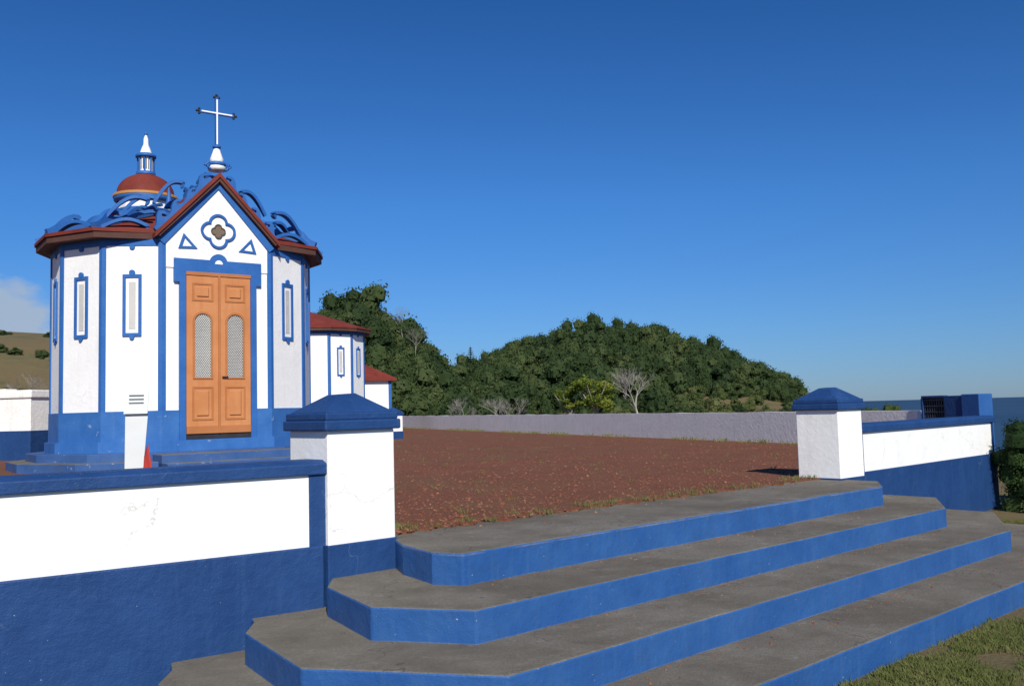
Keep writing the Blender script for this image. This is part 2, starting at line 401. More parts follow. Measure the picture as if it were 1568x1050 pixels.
# ------------------------------------------------------------------ chapel
WF=2.10; SD=1.07
def dodeca(off=0,W=WF,s=SD):
    P=[(0.,0.)];x=y=0.
    for k in range(12):
        a=math.radians(30*k); L=W if k in(0,6) else s
        x+=L*math.cos(a); y+=L*math.sin(a); P.append((x,y))
    P=P[:12]
    if off:
        out=[]
        n=12
        for i in range(n):
            p0=Vector(P[i-1]);p=Vector(P[i]);p1=Vector(P[(i+1)%n])
            d0=(p-p0).normalized();d1=(p1-p).normalized()
            n0=Vector((d0.y,-d0.x));n1=Vector((d1.y,-d1.x)); m=(n0+n1).normalized()
            out.append(tuple(p+m*(off/m.dot(n0))))
        P=out
    return P
WAVE=[(0,.30),(.15,.34),(.32,.50),(.50,.80),(.66,.97),(.82,1.0),(.96,.86),(1.02,.64),(.96,.50),(.88,.58),(.82,.70),(.74,.66),(.70,.50),(.80,.36),(.9,.30)]
def wave_strip(name,p,q,h,n,parent,th=.11):
    p=Vector(p);q=Vector(q);d=q-p;L=d.length;d=d.normalized()
    up=Vector((0,0,1)); up=(up-d*up.dot(d)).normalized(); sd=d.cross(up)
    verts=[];faces=[]
    seq=[]
    for i in range(n):
        hh=h*(1+.25*math.sin(i*1.7+L))
        for (a,b) in WAVE: seq.append(((i+a)*L/n,b*hh))
    seq.append((L,.22*h))
    pts=[(0,-.05)]+seq+[(L,-.05)]
    m=len(pts)
    for s_ in (-th/2,th/2):
        for a,b in pts: verts.append(p+d*a+up*b+sd*s_)
    faces=[tuple(range(m)),tuple(range(2*m-1,m-1,-1))]+[(i,m+i,m+(i+1)%m,(i+1)%m) for i in range(m)]
    return new_obj(name,verts,faces,CBLUE,parent)
def ribbon(name,pts,th,wd,parent):
    pts=[Vector(p) for p in pts]; v=[];f=[];n=len(pts)
    for i,p in enumerate(pts):
        d=(pts[min(i+1,n-1)]-pts[max(i-1,0)]).normalized()
        s=d.cross(Vector((0,0,1)))
        s=s.normalized() if s.length>1e-4 else Vector((1,0,0)); u=s.cross(d).normalized()
        ww=wd*(.35+.65*math.sin(math.pi*min(1,max(0,(i+.6)/(n+.2)))))
        for a,b in((-1,-1),(1,-1),(1,1),(-1,1)): v.append(p+s*(a*ww/2)+u*(b*th/2))
    for i in range(n-1):
        for k in range(4):
            k2=(k+1)%4; f.append((i*4+k,i*4+k2,i*4+4+k2,i*4+4+k))
    f+=[(3,2,1,0),(n*4-4,n*4-3,n*4-2,n*4-1)]
    return new_obj(name,v,f,CBLUE,parent)
def arch_ribbon(name,p,q,h,parent,th=.06,wd=.18,curl=True):
    p=Vector(p);q=Vector(q);L=(q-p).length;d=(q-p).normalized(); pts=[]
    for t in np.linspace(0,1,12): pts.append(p.lerp(q,t)+Vector((0,0,h*math.sin(math.pi*t*.85))))
    if curl:
        c=pts[-1]+Vector((0,0,-h*.24)); r=h*.24
        for a in np.linspace(0,1.2*math.pi,10)[1:]:
            pts.append(c+d*(r*math.sin(a))+Vector((0,0,r*math.cos(a)))); r*=.94
    return ribbon(name,pts,th,wd,parent)
def scroll(name,c,r,parent,plane_dir,th=.035,turns=1.4,mat=None):
    d=Vector((plane_dir[0],plane_dir[1],0)).normalized(); v=[];f=[]
    pts=[];rr=[]
    for i in range(26):
        t=i/25; a=t*turns*2*math.pi; R=r*(1-.72*t)
        pts.append(Vector(c)+d*(R*math.cos(a))+Vector((0,0,1))*(R*math.sin(a))); rr.append(th*(1-.4*t))
    tube(pts,rr,v,f,6)
    return new_obj(name,v,f,mat or CBLUE,parent,smooth=True)
ZD=1.91; ZE=5.20; ZP=1.25
def body(e,gable=True):
    P=dodeca()
    prism('walls',P,ZP-.3,ZE,WHITE,e)
    prism('blue_dado',dodeca(.035),ZP-.3,ZD,DBLUE,e)
    prism('base_moulding',dodeca(.10),ZP-.3,ZP+.10,DBLUE,e)
    prism('platform_upper',dodeca(.42),.8,ZP-.1,[PBLUE,PBLUE],e,bev=.01)
    prism('platform_lower',dodeca(.75),.8,1.0,[PBLUE,CONC],e,bev=.01)
    for i in range(12):
        p=Vector(P[i]); p0=Vector(P[i-1]); p1=Vector(P[(i+1)%12])
        d0=(p0-p).normalized(); d1=(p1-p).normalized()
        n0=Vector((-d0.y,d0.x)); n1=Vector((d1.y,-d1.x)); m=(n0+n1).normalized()*.026
        w_=.065
        A=p+d0*w_; B=p+d1*w_
        pl=[A+n0*.024,p+m,B+n1*.024,B-n1*.05,p-m*2,A-n0*.05]
        prism('corner_strip_%d'%i,[tuple(q) for q in pl],ZD-.05,ZE-.02,CBLUE,e)
    for i in range(12):
        if i==0 and gable: continue
        p=Vector(P[i]);p1=Vector(P[(i+1)%12]);d=(p1-p).normalized(); mid=(p+p1)/2
        f=empty('window_group_%d'%i,(mid.x,mid.y,0),math.atan2(d.y,d.x),e)
        box('cornice_line',-(p1-p).length/2+.06,(p1-p).length/2-.06,-.02,.01,ZE-.20,ZE-.02,CBLUE,f)
        x=.17;z0=3.30;z1=4.46
        out=[(-x,z0),(x,z0),(x,z1),(-x,z1)]; inn=[(-x+.055,z0+.06),(x-.055,z0+.06),(x-.055,z1-.06),(-x+.055,z1-.06)]
        vring('frame',out,inn,-.03,.01,CBLUE,f)
        vprism('pane',inn,-.004,.01,WHITE,f)
        x2=.062; o2=[(-x2,z0+.14),(x2,z0+.14),(x2,z1-.14),(-x2,z1-.14)]
        vprism('slot',o2,-.012,.01,LGREY,f)
        circ=lambda cx,cz,r:[(cx+r*math.cos(a*math.pi/6),cz+r*math.sin(a*math.pi/6)) for a in range(12)]
        vprism('knob_top',circ(0,z1+.03,.055),-.036,.0,CBLUE,f)
        vprism('knob_bottom',circ(0,z0-.02,.045),-.036,.0,CBLUE,f)
        vprism('knob_cornice',circ(0,ZE-.22,.05),-.034,.0,CBLUE,f)
    def shut(E):
        if gable:
            E=list(E); E[0]=(E[0][0]+.02,.04); E[1]=(E[1][0]-.02,.04)
        return E
    E=shut(dodeca(.28)); e1=shut(dodeca(.0)); 
    if gable: e1[0]=(0.,.05); e1[1]=(WF,.05)
    n=12; cx=WF/2; cy=sum(p[1] for p in P)/12
    v=[(x,y,ZE-.06) for x,y in e1]+[(x,y,ZE-.08) for x,y in E]+[(x,y,ZE+.08) for x,y in E]+[(cx+(x-cx)*.55,cy+(y-cy)*.55,ZE+.50) for x,y in E]+[(cx,cy,ZE+1.0)]
    f=[];fm=[]
    for i in range(n):
        j=(i+1)%n
        f+=[(i,n+i,n+j,j),(n+i,2*n+i,2*n+j,n+j),(2*n+i,3*n+i,3*n+j,2*n+j),(3*n+i,4*n,3*n+j)]
        fm+=[1,1,0,0]
    new_obj('roof',v,f,[RED,FASCIA],e,fm)
    E2=shut(dodeca(.31))
    v=[(x,y,ZE+.035) for x,y in E2]+[(x,y,ZE+.10) for x,y in E2]+[(x,y,ZE+.125) for x,y in shut(dodeca(.14))]
    f=[]
    for i in range(n):
        j=(i+1)%n
        f+=[(i,n+i,n+j,j),(n+i,2*n+i,2*n+j,n+j)]
    new_obj('tile_edge',v,f,RED,e)
    return P,E,(cx,cy)
ch=empty('chapel',(-6.53,17.0,0),math.radians(36))
P,E,(cx,cy)=body(ch)
C0=Vector((cx,cy,ZE+.12))
for i in range(12):
    if i in (0,1): continue
    a=Vector((E[i][0],E[i][1],ZE+.12)); b=Vector((cx+(E[i][0]-cx)*.30,cy+(E[i][1]-cy)*.30,ZE+.80))
    wave_strip('hip_wave_%d'%i,a,b,.20,3,ch)
for i in range(1,12):
    a=Vector((E[i][0],E[i][1],ZE+.13)); j=(i+1)%12; b=Vector((E[j][0],E[j][1],ZE+.13))
    if i<6: a,b=b,a
    arch_ribbon('eave_ribbon_%d'%i,a.lerp(C0,.05).lerp(b,.04),b.lerp(C0,.12).lerp(a,.25),.17,ch)
    arch_ribbon('upper_ribbon_%d'%i,a.lerp(C0,.28)+Vector((0,0,.25)),b.lerp(C0,.40)+Vector((0,0,.36)),.16,ch,wd=.15)
# facade
ZA=6.38
m_=WF/2
vprism('facade',[(0.0,ZE-.6),(WF,ZE-.6),(WF,ZE+.0),(m_,ZA),(0,ZE+.0)],-.02,.24,WHITE,ch)
ov=.16
vv=[(-ov,-.16,ZE+.02),(m_,-.16,ZA+.12),(WF+ov,-.16,ZE+.02),(-ov,.9,ZE+.02),(m_,2.2,ZA+.12),(WF+ov,.9,ZE+.02)]
v2=[(a,b,c-.09) for a,b,c in vv]
new_obj('gable_roof',vv+v2,[(0,1,4,3),(1,2,5,4),(6,9,10,7),(7,10,11,8),(0,6,7,1),(1,7,8,2),(0,3,9,6),(2,8,11,5),(3,4,10,9),(4,5,11,10)],RED,ch)
for sgn,nm in((-1,'l'),(1,'r')):
    y0=-.05 if sgn<0 else -.052
    vstrip('gable_blue_band_'+nm,(m_+sgn*(m_+.02),ZE-.13),(m_,ZA-.09),.13,y0,0,CBLUE,ch)
    vstrip('gable_soffit_'+nm,(m_+sgn*(m_+.10),ZE-.02),(m_,ZA+.0),.07,-.13 if sgn<0 else -.132,0,FASCIA,ch)
# door surround
dz0=1.46;dz1=4.48;dx=.625
o=[(m_-dx-.12,ZP+.1),(m_-dx,ZP+.1),(m_-dx,dz1+.05),(m_+dx,dz1+.05),(m_+dx,ZP+.1),(m_+dx+.12,ZP+.1),(m_+dx+.12,4.33),(m_+dx+.22,4.33),(m_+dx+.22,4.78),(m_-dx-.22,4.78),(m_-dx-.22,4.33),(m_-dx-.12,4.33)]
vprism('door_surround',o,-.065,.0,CBLUE,ch)
arc=[(m_+.17*math.cos(a),4.74+.17*math.sin(a)) for a in np.linspace(0,math.pi,16)]
arci=[(m_+.075*math.cos(a),4.71+.075*math.sin(a)) for a in np.linspace(0,math.pi,16)]
vprism('lintel_arch',arc,-.063,0,CBLUE,ch); vprism('lintel_arch_fill',arci,-.07,-.05,WHITE,ch)
box('door_reveal',m_-dx-.01,m_+dx+.01,-.045,.0,dz0-.1,dz1+.06,DARK,ch)
for sgn in (-1,1):
    lf=empty('door_leaf_%s'%('a' if sgn<0 else 'b'),(m_+sgn*dx/2,0,0),0,ch)
    hw=dx/2-.008
    gx=.155; g0=2.52; g1=3.60
    box('stile_a',-hw,-gx,-.062,-.03,dz0,dz1,WOOD,lf); box('stile_b',gx,hw,-.062,-.03,dz0,dz1,WOOD,lf)
    box('rail_bottom',-gx,gx,-.061,-.03,dz0,g0,WOOD,lf)
    arch=[(gx*math.cos(a),g1+.6*gx*math.sin(a)*1.5) for a in np.linspace(0,math.pi,14)]
    vprism('rail_top',[(gx,g1),(gx,dz1),(-gx,dz1),(-gx,g1)]+[p for p in reversed(arch[1:-1])],-.061,-.03,WOOD,lf)
    box('glass',-gx,gx,-.045,-.032,g0,g1+.2,GREY,lf)
    v=[];f=[]
    stp_=.055
    def clip(xa,za,xb,zb,lo,hi):
        if za>zb: xa,za,xb,zb=xb,zb,xa,za
        if zb<lo or za>hi: return None
        if za<lo: xa=xa+(xb-xa)*(lo-za)/(zb-za); za=lo
        if zb>hi: xb=xa+(xb-xa)*(hi-za)/(zb-za); zb=hi
        return xa,za,xb,zb
    for k in range(-8,34):
        for s2 in (1,-1):
            xa,xb=-gx,gx
            r=clip(xa,g0+k*stp_+s2*xa*1.5,xb,g0+k*stp_+s2*xb*1.5,g0,g1+.12)
            if r: tube([Vector((r[0],-.05,r[1])),Vector((r[2],-.05,r[3]))],[.0065,.0065],v,f,4)
    new_obj('grille',v,f,LGREY,lf)
    aro=[((gx+.035)*math.cos(a),g1+(gx+.035)*.95*math.sin(a)) for a in np.linspace(0,math.pi,14)]
    ari=[((gx-.002)*math.cos(a),g1+(gx-.002)*.9*math.sin(a)) for a in np.linspace(0,math.pi,14)]
    vring('grille_moulding',[(gx+.035,g0-.03)]+aro+[(-gx-.035,g0-.03)],[(gx-.002,g0)]+ari+[(-gx+.002,g0)],-.078,-.05,WOOD2,lf)
    for z0,z1 in((dz0+.25,2.35),(3.98,4.33)):
        vring('panel_moulding',[(-.2,z0),(.2,z0),(.2,z1),(-.2,z1)],[(-.165,z0+.035),(.165,z0+.035),(.165,z1-.035),(-.165,z1-.035)],-.074,-.05,WOOD2,lf)
        bevel(box('panel_field',-.115,.115,-.085,-.055,z0+.08,z1-.08,WOOD,lf),.02,1)
    box('bottom_board',-hw,hw,-.075,-.055,dz0,dz0+.14,WOOD2,lf)
box('door_astragal',m_-.02,m_+.02,-.085,-.05,dz0,dz1,WOOD2,ch)
box('door_handle',m_+.05,m_+.16,-.11,-.085,2.52,2.54,DARK,ch)
box('door_head',m_-dx,m_+dx,-.08,-.03,dz1-.01,dz1+.055,WOOD2,ch)
def quat(R,c,cx_,cz_):
    o=[]
    for k in range(72):
        a=2*math.pi*k/72; dl=((a+math.pi/4)%(math.pi/2))-math.pi/4
        r=c*math.cos(dl)+math.sqrt(max(0,R*R-(c*math.sin(dl))**2)); o.append((cx_+r*math.cos(a),cz_+r*math.sin(a)))
    return o
QZ=5.36
vring('quatrefoil',quat(.185,.155,m_,QZ),quat(.14,.155,m_,QZ),-.055,0,CBLUE,ch)
vprism('rosette',quat(.062,.055,m_,QZ),-.035,0,paint('rosette_stone',(.20,.14,.10),(.14,.10,.08)),ch)
vring('rosette_ring',quat(.074,.068,m_,QZ),quat(.056,.068,m_,QZ),-.05,-.01,paint('rosette_rim',(.06,.10,.04),(.14,.06,.05)),ch)
for sgn in(-1,1):
    c=m_+sgn*.60
    t=[(c+sgn*.16,4.97),(c-sgn*.20,4.99),(c+sgn*.06,5.27)]
    g=Vector((sum(p[0] for p in t)/3,sum(p[1] for p in t)/3)); ti=[tuple(g+(Vector(p)-g)*.55) for p in t]
    if sgn<0: t=t[::-1];ti=ti[::-1]
    vring('gable_triangle_%d'%(sgn+1),t,ti,-.04,0,CBLUE,ch)
wave_strip('gable_wave_a',(-.1,.05,ZE+.08),(m_-.12,.05,ZA+.02),.17,4,ch)
wave_strip('gable_wave_b',(WF+.1,.05,ZE+.08),(m_+.12,.05,ZA+.02),.17,4,ch)
wave_strip('ridge_wave',(m_,.3,ZA+.10),(m_,2.1,ZA+.10),.16,4,ch)
for k,(sx,sz) in enumerate(((-.16,.10),(.16,.10))):
    scroll('apex_scroll_%d'%k,(m_+sx,-.02,ZA+.16+sz),.08,ch,(1 if sx>0 else -1,0))
for k,(x0,y0,z0,x1,y1,z1,h) in enumerate([(-.9,.5,.45,-.2,.35,.75,.22),(.0,.6,.85,.5,.5,1.2,.2),(-.5,1.1,.65,.1,1.0,.95,.2),(3.0,.5,.4,2.35,.35,.75,.22),(2.2,.5,.8,1.7,.45,1.15,.2),(3.1,1.2,.35,2.6,1.,.7,.2)]):
    arch_ribbon('roof_ribbon_%d'%k,(x0,y0,ZE+z0-.12),(x1,y1,ZE+z1-.12),h,ch,wd=.16)
lathe('roof_spike',[(.10,0),(.06,.10),(.035,.3),(.0,.5)],CBLUE,ch,10,(.40,1.0,ZE+.75))
lathe('cross_pedestal',[(.0,-.12),(.17,-.12),(.17,-.02),(.10,0),(.125,.05),(.13,.10),(.06,.30),(.03,.34),(0,.34)],WHITE,ch,12,(m_,.05,ZA+.32))
lathe('pedestal_blue',[(.0,.0),(.175,.0),(.18,.06),(.15,.08),(0,.08)],CBLUE,ch,12,(m_,.05,ZA+.28))
lathe('pedestal_ball',[(0,0),(.08,.02),(.08,.06),(0,.08)],CBLUE,ch,12,(m_,.05,ZA+.63))
cr=empty('cross',(m_,.05,0),0,ch)
box('upright',-.028,.028,-.028,.028,ZA+.68,8.04,CBLUE,cr); box('upright_face',-.014,.014,-.034,.034,ZA+.72,8.0,WHITE,cr)
box('arms',-.33,.33,-.026,.026,7.70,7.755,CBLUE,cr); box('arms_face',-.30,.30,-.032,.032,7.715,7.74,WHITE,cr)
for x,z in((-.34,7.727),(.34,7.727),(0,8.05)):
    for k,(a,b) in enumerate(((0,0),(.045,.0),(-.045,.0),(0,.045),(0,-.045))):
        lathe('tip',[(0,-.028),(.022,-.018),(.028,0),(.022,.018),(0,.028)],DARK,cr,8,(x+a,0,z+b))
for k,(d_,z) in enumerate(((.95,1.12),(1.3,.98))):
    prism('door_step_%d'%k,[(m_-1.3,.0),(m_-1.3,-d_),(m_+1.3,-d_),(m_+1.3,0)],.8,z+.004,[PBLUE,CONC],ch,bev=.01)
def toloc(x,y):
    a=math.radians(36); dx_=x+6.53; dy_=y-17.0
    return (dx_*math.cos(a)+dy_*math.sin(a),-dx_*math.sin(a)+dy_*math.cos(a))
tx,ty=toloc(-8.85,22.0)
tw=empty('dome_tower',(tx,ty,0),0,ch)
lathe('drum',[(.62,.8),(.62,7.05)],WHITE,tw,12,smooth=False)
lathe('drum_blue_band',[(.66,6.98),(.72,7.02),(.74,7.12),(.0,7.14)],CBLUE,tw,24)
lathe('drum_yellow_band',[(.745,7.10),(.75,7.16),(.70,7.17),(0,7.17)],paint('ochre',(.45,.22,.06),(.4,.2,.06)),tw,24)
lathe('drum_low_band',[(.64,6.70),(.68,6.72),(.68,6.78),(.64,6.80)],CBLUE,tw,24)
lathe('dome',[(.70,7.16)]+[(.68*math.cos(a),7.16+.56*math.sin(a)) for a in np.linspace(0.05,1.35,10)]+[(0,7.74)],RED,tw,12)
lathe('lantern_base',[(.23,7.70),(.23,7.76),(.18,7.78),(0,7.78)],CBLUE,tw,12)
lathe('lantern',[(.17,7.76),(.17,8.14)],WHITE,tw,8,smooth=False)
for k in range(8):
    a=math.pi/8+k*math.pi/4+math.pi/8
    e_=empty('lantern_slot_%d'%k,(0,0,0),a,tw); box('slot',.135,.163,-.035,.035,7.82,8.08,DARK,e_)
    box('column',.15,.188,.055,.085,7.77,8.14,CBLUE,e_)
lathe('lantern_roof',[(0.,8.12),(.24,8.13),(.24,8.19),(.15,8.24),(0,8.24)],CBLUE,tw,16)
lathe('finial',[(.14,8.24),(.11,8.34),(.06,8.46),(.055,8.6),(.02,8.70),(0,8.78)],WHITE,tw,12)
lathe('finial_ball',[(0,8.68),(.035,8.70),(.035,8.75),(0,8.80)],CBLUE,tw,10)
for k in range(7):
    a=k*2*math.pi/7+.3
    scroll('drum_scroll_%d'%k,(.78*math.cos(a),.78*math.sin(a),6.58),.10,tw,(math.cos(a),math.sin(a)),th=.03,turns=.8)
lathe('apse_roof',[(1.5,5.3),(1.45,5.4),(1.2,6.1),(.9,6.5),(.6,6.66)],RED,tw,12,smooth=False)
lathe('apse_wall',[(1.4,.8),(1.4,5.35)],WHITE,tw,12,smooth=False)
# ------------------------------------------------------------------ second chapel & outbuilding
c2=empty('small_chapel',(-9.45,36.4,0),math.radians(12))
body(c2,gable=False)
lathe('roof_finial',[(.1,0),(.12,.1),(.05,.3),(0,.6)],CBLUE,c2,10,(cx,cy,ZE+1.0))
ob=empty('outbuilding',(-8.5,47,0),math.radians(24))
box('walls',0,2.3,0,2.6,.3,3.45,WHITE,ob); box('dado',-.03,2.33,-.03,2.63,.3,1.9,DBLUE,ob)
for x in(0,2.18): box('strip_%d'%x,x-.02,x+.14,-.02,2.62,1.8,3.45,CBLUE,ob)
v=[(-.25,-.25,3.42),(2.55,-.25,3.42),(2.55,2.85,3.42),(-.25,2.85,3.42),(-.25,-.25,3.55),(2.55,-.25,3.55),(2.55,2.85,3.55),(-.25,2.85,3.55),(1.15,1.3,4.4)]
new_obj('roof',v,[(3,2,1,0),(0,1,5,4),(1,2,6,5),(2,3,7,6),(3,0,4,7),(4,5,8),(5,6,8),(6,7,8),(7,4,8)],RED,ob)
# left low wall
l2=empty('garden_wall',(-16,23.6,0),math.radians(-12))
box('masonry',0,3.35,0,.3,.5,2.45,WHITE,l2,bev=.01); box('base',-.01,3.36,-.03,.33,.5,1.62,NAVY,l2)
box('coping',-.02,3.4,-.05,.35,2.45,2.6,OLDW,l2,bev=.015)
box('end_post',3.35,4.3,-.25,.5,.5,2.35,OLDW,l2,bev=.01); box('end_post_base',3.3,4.34,-.29,.5,.5,1.55,NAVY,l2); box('post_cap',3.3,4.35,-.3,.55,2.35,2.55,OLDW,l2,bev=.03)
# ------------------------------------------------------------------ information sign
sg=empty('information_sign',(-3.56,8.6,.832),math.radians(14))
def slab(name,quad,th,mat):
    vv=[Vector(q) for q in quad]+[Vector(q)+Vector((0,th,0)) for q in quad]
    return new_obj(name,vv,[(0,1,2,3),(7,6,5,4),(0,4,5,1),(1,5,6,2),(2,6,7,3),(3,7,4,0)],mat,sg)
slab('front_panel',[(-.085,-.02,0),(.045,-.02,0),(.115,.03,.98),(-.085,.03,.98)],.012,PWHITE)
slab('head_panel',[(-.095,-.005,.98),(.115,-.005,.98),(.125,.03,1.20),(-.085,.03,1.20)],.012,PWHITE)
slab('red_side_panel',[(.05,.0,.1),(.17,.10,.3),(.11,.06,.70),(.085,.005,.58)],.01,PRED)
box('foot',-.08,.12,-.06,.12,-.01,.03,DARK,sg)
for k in range(3): slab('text_line_%d'%k,[(-.05,-.002+k*.005,1.08+k*.035),(.08,-.002+k*.005,1.08+k*.035),(.08,-.001+k*.005,1.088+k*.035),(-.05,-.001+k*.005,1.088+k*.035)],.006,GREY)
# ------------------------------------------------------------------ vegetation
def crown_mesh(name,n,leaf,seed,mat,rz=.8,inner=True,nc=16):
    rng=np.random.RandomState(seed)
    cs=rng.normal(size=(nc,3)); cs/=np.linalg.norm(cs,axis=1)[:,None]; cs*=rng.uniform(.25,.78,(nc,1)); cs[:,2]*=rz
    rs=rng.uniform(.22,.46,nc)
    k=rng.randint(0,nc,n); d=rng.normal(size=(n,3)); d/=np.linalg.norm(d,axis=1)[:,None]
    c=cs[k]+d*(rs[k]*rng.uniform(.7,1.15,n))[:,None]
    u=rng.normal(size=(n,3)); u/=np.linalg.norm(u,axis=1)[:,None]
    nn=d+rng.normal(size=(n,3))*.5; v=np.cross(nn,u); v/=np.linalg.norm(v,axis=1)[:,None]; u=np.cross(v,nn); u/=np.linalg.norm(u,axis=1)[:,None]
    s=(leaf*rng.uniform(.6,1.4,n))[:,None]
    vs=np.stack([c-u*s,c+v*s*.6,c+u*s,c-v*s*.6],1).reshape(-1,3)
    vl=vs.tolist(); fl=[(4*i,4*i+1,4*i+2,4*i+3) for i in range(n)]
    if inner:  # solid cores added inside the clumps to block light through the leaves
        for ci,ri in zip(cs,rs):
            b=len(vl); r=ri*.74
            g=[(0,0,1),(0,0,-1)]+[(math.cos(a),math.sin(a),z) for z in(.5,-.5) for a in np.linspace(0,2*math.pi,7)[:-1]]
            for q in g: vl.append([ci[0]+q[0]*r,ci[1]+q[1]*r,ci[2]+q[2]*r])
            for t in range(6):
                t2=(t+1)%6
                fl+=[(b,b+2+t,b+2+t2),(b+1,b+8+t2,b+8+t),(b+2+t,b+8+t,b+8+t2,b+2+t2)]
    me=bpy.data.meshes.new(name); me.from_pydata(vl,[],fl); me.materials.append(mat); me.update(); return me
FM=[crown_mesh('crown_%d'%i,2100,.06,i+1,LEAF,rz=[.8,1.0,.65,.9,1.15][i],nc=20) for i in range(5)]
LM=[crown_mesh('shrub_%d'%i,1200,.08,i+11,LEAFL,rz=.7) for i in range(3)]
def put(me,name,x,y,z,s,par,sz=1):
    o=bpy.data.objects.new(name,me); COL.objects.link(o); o.parent=par
    o.location=(x,y,z); o.rotation_euler=(random.uniform(-.2,.2),random.uniform(-.2,.2),random.uniform(0,6.3)); o.scale=(s,s*random.uniform(.85,1.15),s*sz); return o
fo=empty('hill_forest')
cnt=0
y=62.
while y<141:
    x=-34.
    while x<64:
        px=x+random.uniform(-1,1);py=y+random.uniform(-1,1)
        ok = ((py>84) or (px<-3.2 and py>64) or (py>72 and px<14)) and px>-.27*py and px<.318*py-1
        if ok and py>86 and py<100 and px<-5: ok=False
        if ok:
            big = py<88 and px<-4
            s=random.choice([.9,1.1,1.3,1.6,2.0] if big else [.7,.9,1.1,1.4,1.9])*random.uniform(.9,1.1)
            if random.random()<.05: s=2.2
            if px>.27*py: s*=.75
            put(random.choice(FM),'crown',px,py,hgt(px,py)+s*random.uniform(.3,.75),s,fo,random.uniform(.8,1.3)); cnt+=1
        x+=1.7
    y+=1.8
for i in range(230):
    px=random.uniform(-21,-4.4); py=random.uniform(64,80)
    if px<-.27*py: continue
    s=random.uniform(.8,1.7); put(random.choice(FM),'crown',px,py,hgt(px,py)+s*.5,s,fo,random.uniform(.8,1.3)); cnt+=1
print('forest',cnt)
sh=empty('hillside_shrubs')
for i in range(420):
    py=56+32*random.random()**1.3; px=random.uniform(-13,30)
    if px>.33*py or (px<-4 and py>64): continue
    s=random.uniform(.4,1.1)
    put(random.choice(LM+FM[:1]),'shrub',px,py,hgt(px,py)+.3*s,s,sh,random.uniform(.7,1.2))
hd=empty('hedgerow')
for k in range(130):
    t=random.random(); row=random.choice([0,1,2])
    px=-90+55*t; py=[118,100,84][row]+px*.05+random.uniform(-1,1)
    s=random.uniform(.5,1.0); put(random.choice(FM),'crown',px,py,hgt(px,py)+.2*s,s,hd,.6)
def bare_tree(name,loc,h,seed,spread=.55,lev=5,mat=BARK,r0=.024):
    rnd=random.Random(seed); v=[];f=[]
    def rec(p,d,L,r,l):
        pts=[p];rr=[r];q=p.copy();dd=d.copy()
        for i in range(3):
            dd=(dd+Vector((rnd.uniform(-.18,.18),rnd.uniform(-.18,.18),rnd.uniform(-.05,.12)))).normalized()
            q=q+dd*L/3; pts.append(q.copy()); rr.append(r*(1-.18*(i+1)))
        tube(pts,rr,v,f,5 if l>3 else 3)
        if l>0:
            for k in range(rnd.choice([3,3,4])):
                a=rnd.uniform(0,6.28); nd=(dd+Vector((math.cos(a),math.sin(a),rnd.uniform(-.1,.5)))*spread*rnd.uniform(.7,1.3)).normalized()
                st=pts[rnd.choice([2,3,3])]
                rec(st,nd,L*rnd.uniform(.6,.8),r*.55,l-1)
    rec(Vector((0,0,0)),Vector((0,0,1)),h*.33,h*r0,lev)
    o=new_obj(name,v,f,mat); o.location=loc; return o
bare_tree('bare_tree',(7.6,55.5,.1),4.8,3,.8)
bare_tree('bare_tree',(-1.0,56,.1),3.0,5,.9)
bare_tree('bare_tree',(.1,57,.1),2.8,8,.9)
bare_tree('bare_tree',(-3.3,57,.1),2.8,9,.9)
bare_tree('bare_tree',(-8.6,72,hgt(-8.6,72)+1.3),3.2,12,.5,r0=.012)
bare_tree('bare_tree',(-7.6,72,hgt(-7.6,72)+1.1),3.0,14,.5,r0=.012)
bare_tree('bare_tree',(-33.,62,hgt(-33,62)),5.0,15,.6)
def leafy_tree(name,loc,h,r,mesh,seed):
    rnd=random.Random(seed); e=empty(name,loc); v=[];f=[]
    tube([Vector((0,0,-.3)),Vector((.05,0,h*.35)),Vector((-.05,.05,h*.7))],[.13,.09,.05],v,f,7)
    for k in range(6):
        a=k*1.05; tube([Vector((0,0,h*.3+.05*k)),Vector((math.cos(a)*r*.4,math.sin(a)*r*.4,h*.6)),Vector((math.cos(a)*r*.75,math.sin(a)*r*.75,h*.8))],[.06,.035,.015],v,f,5)
    new_obj('trunk',v,f,BARK,e)
    for k in range(7):
        a=k*.9; rr=r*rnd.uniform(.2,.65)
        put(rnd.choice(mesh),'crown',math.cos(a)*rr,math.sin(a)*rr,h*rnd.uniform(.45,.85),r*rnd.uniform(.35,.55),e,.75)
    return e
YM=[crown_mesh('yellow_crown_%d'%i,900,.11,30+i,LEAFY,inner=False) for i in range(2)]
leafy_tree('yellow_green_tree',(4.9,55.0,.1),3.9,1.6,YM,4)
leafy_tree('yellow_green_tree',(3.4,55.5,.1),3.1,1.2,YM,6)
cf_=empty('araucaria_tree',(-6.0,131,hgt(-6,131)+1.8)); v=[];f=[]
tube([Vector((0,0,-2)),Vector((0,0,3.2))],[.12,.03],v,f,5)
for k in range(9):
    z=.4+k*.3; L=1.0*(1-k/10)
    for j in range(6):
        a=j*1.047+k*.4; tube([Vector((0,0,z)),Vector((math.cos(a)*L,math.sin(a)*L,z+.15))],[.09,.05],v,f,4)
new_obj('branches',v,f,LEAF,cf_)
NM=[crown_mesh('near_shrub_%d'%i,7000,.03,50+i,LEAFD,nc=26) for i in range(2)]
ns=empty('evergreen_shrub',(8.0,14.0,0))
for k,(a,b,c,s) in enumerate([(.0,.25,1.0,.58),(.03,.1,.55,.64),(.0,.0,.15,.62),(.7,.5,.7,.85),(.4,-.4,.2,.7),(1.3,0,.5,.9),(.25,.1,-.3,.8)]):
    put(NM[k%2],'clump',a,b,c,s,ns,.95)
h2=empty('coastal_shrub',(7.65,19.2,0))
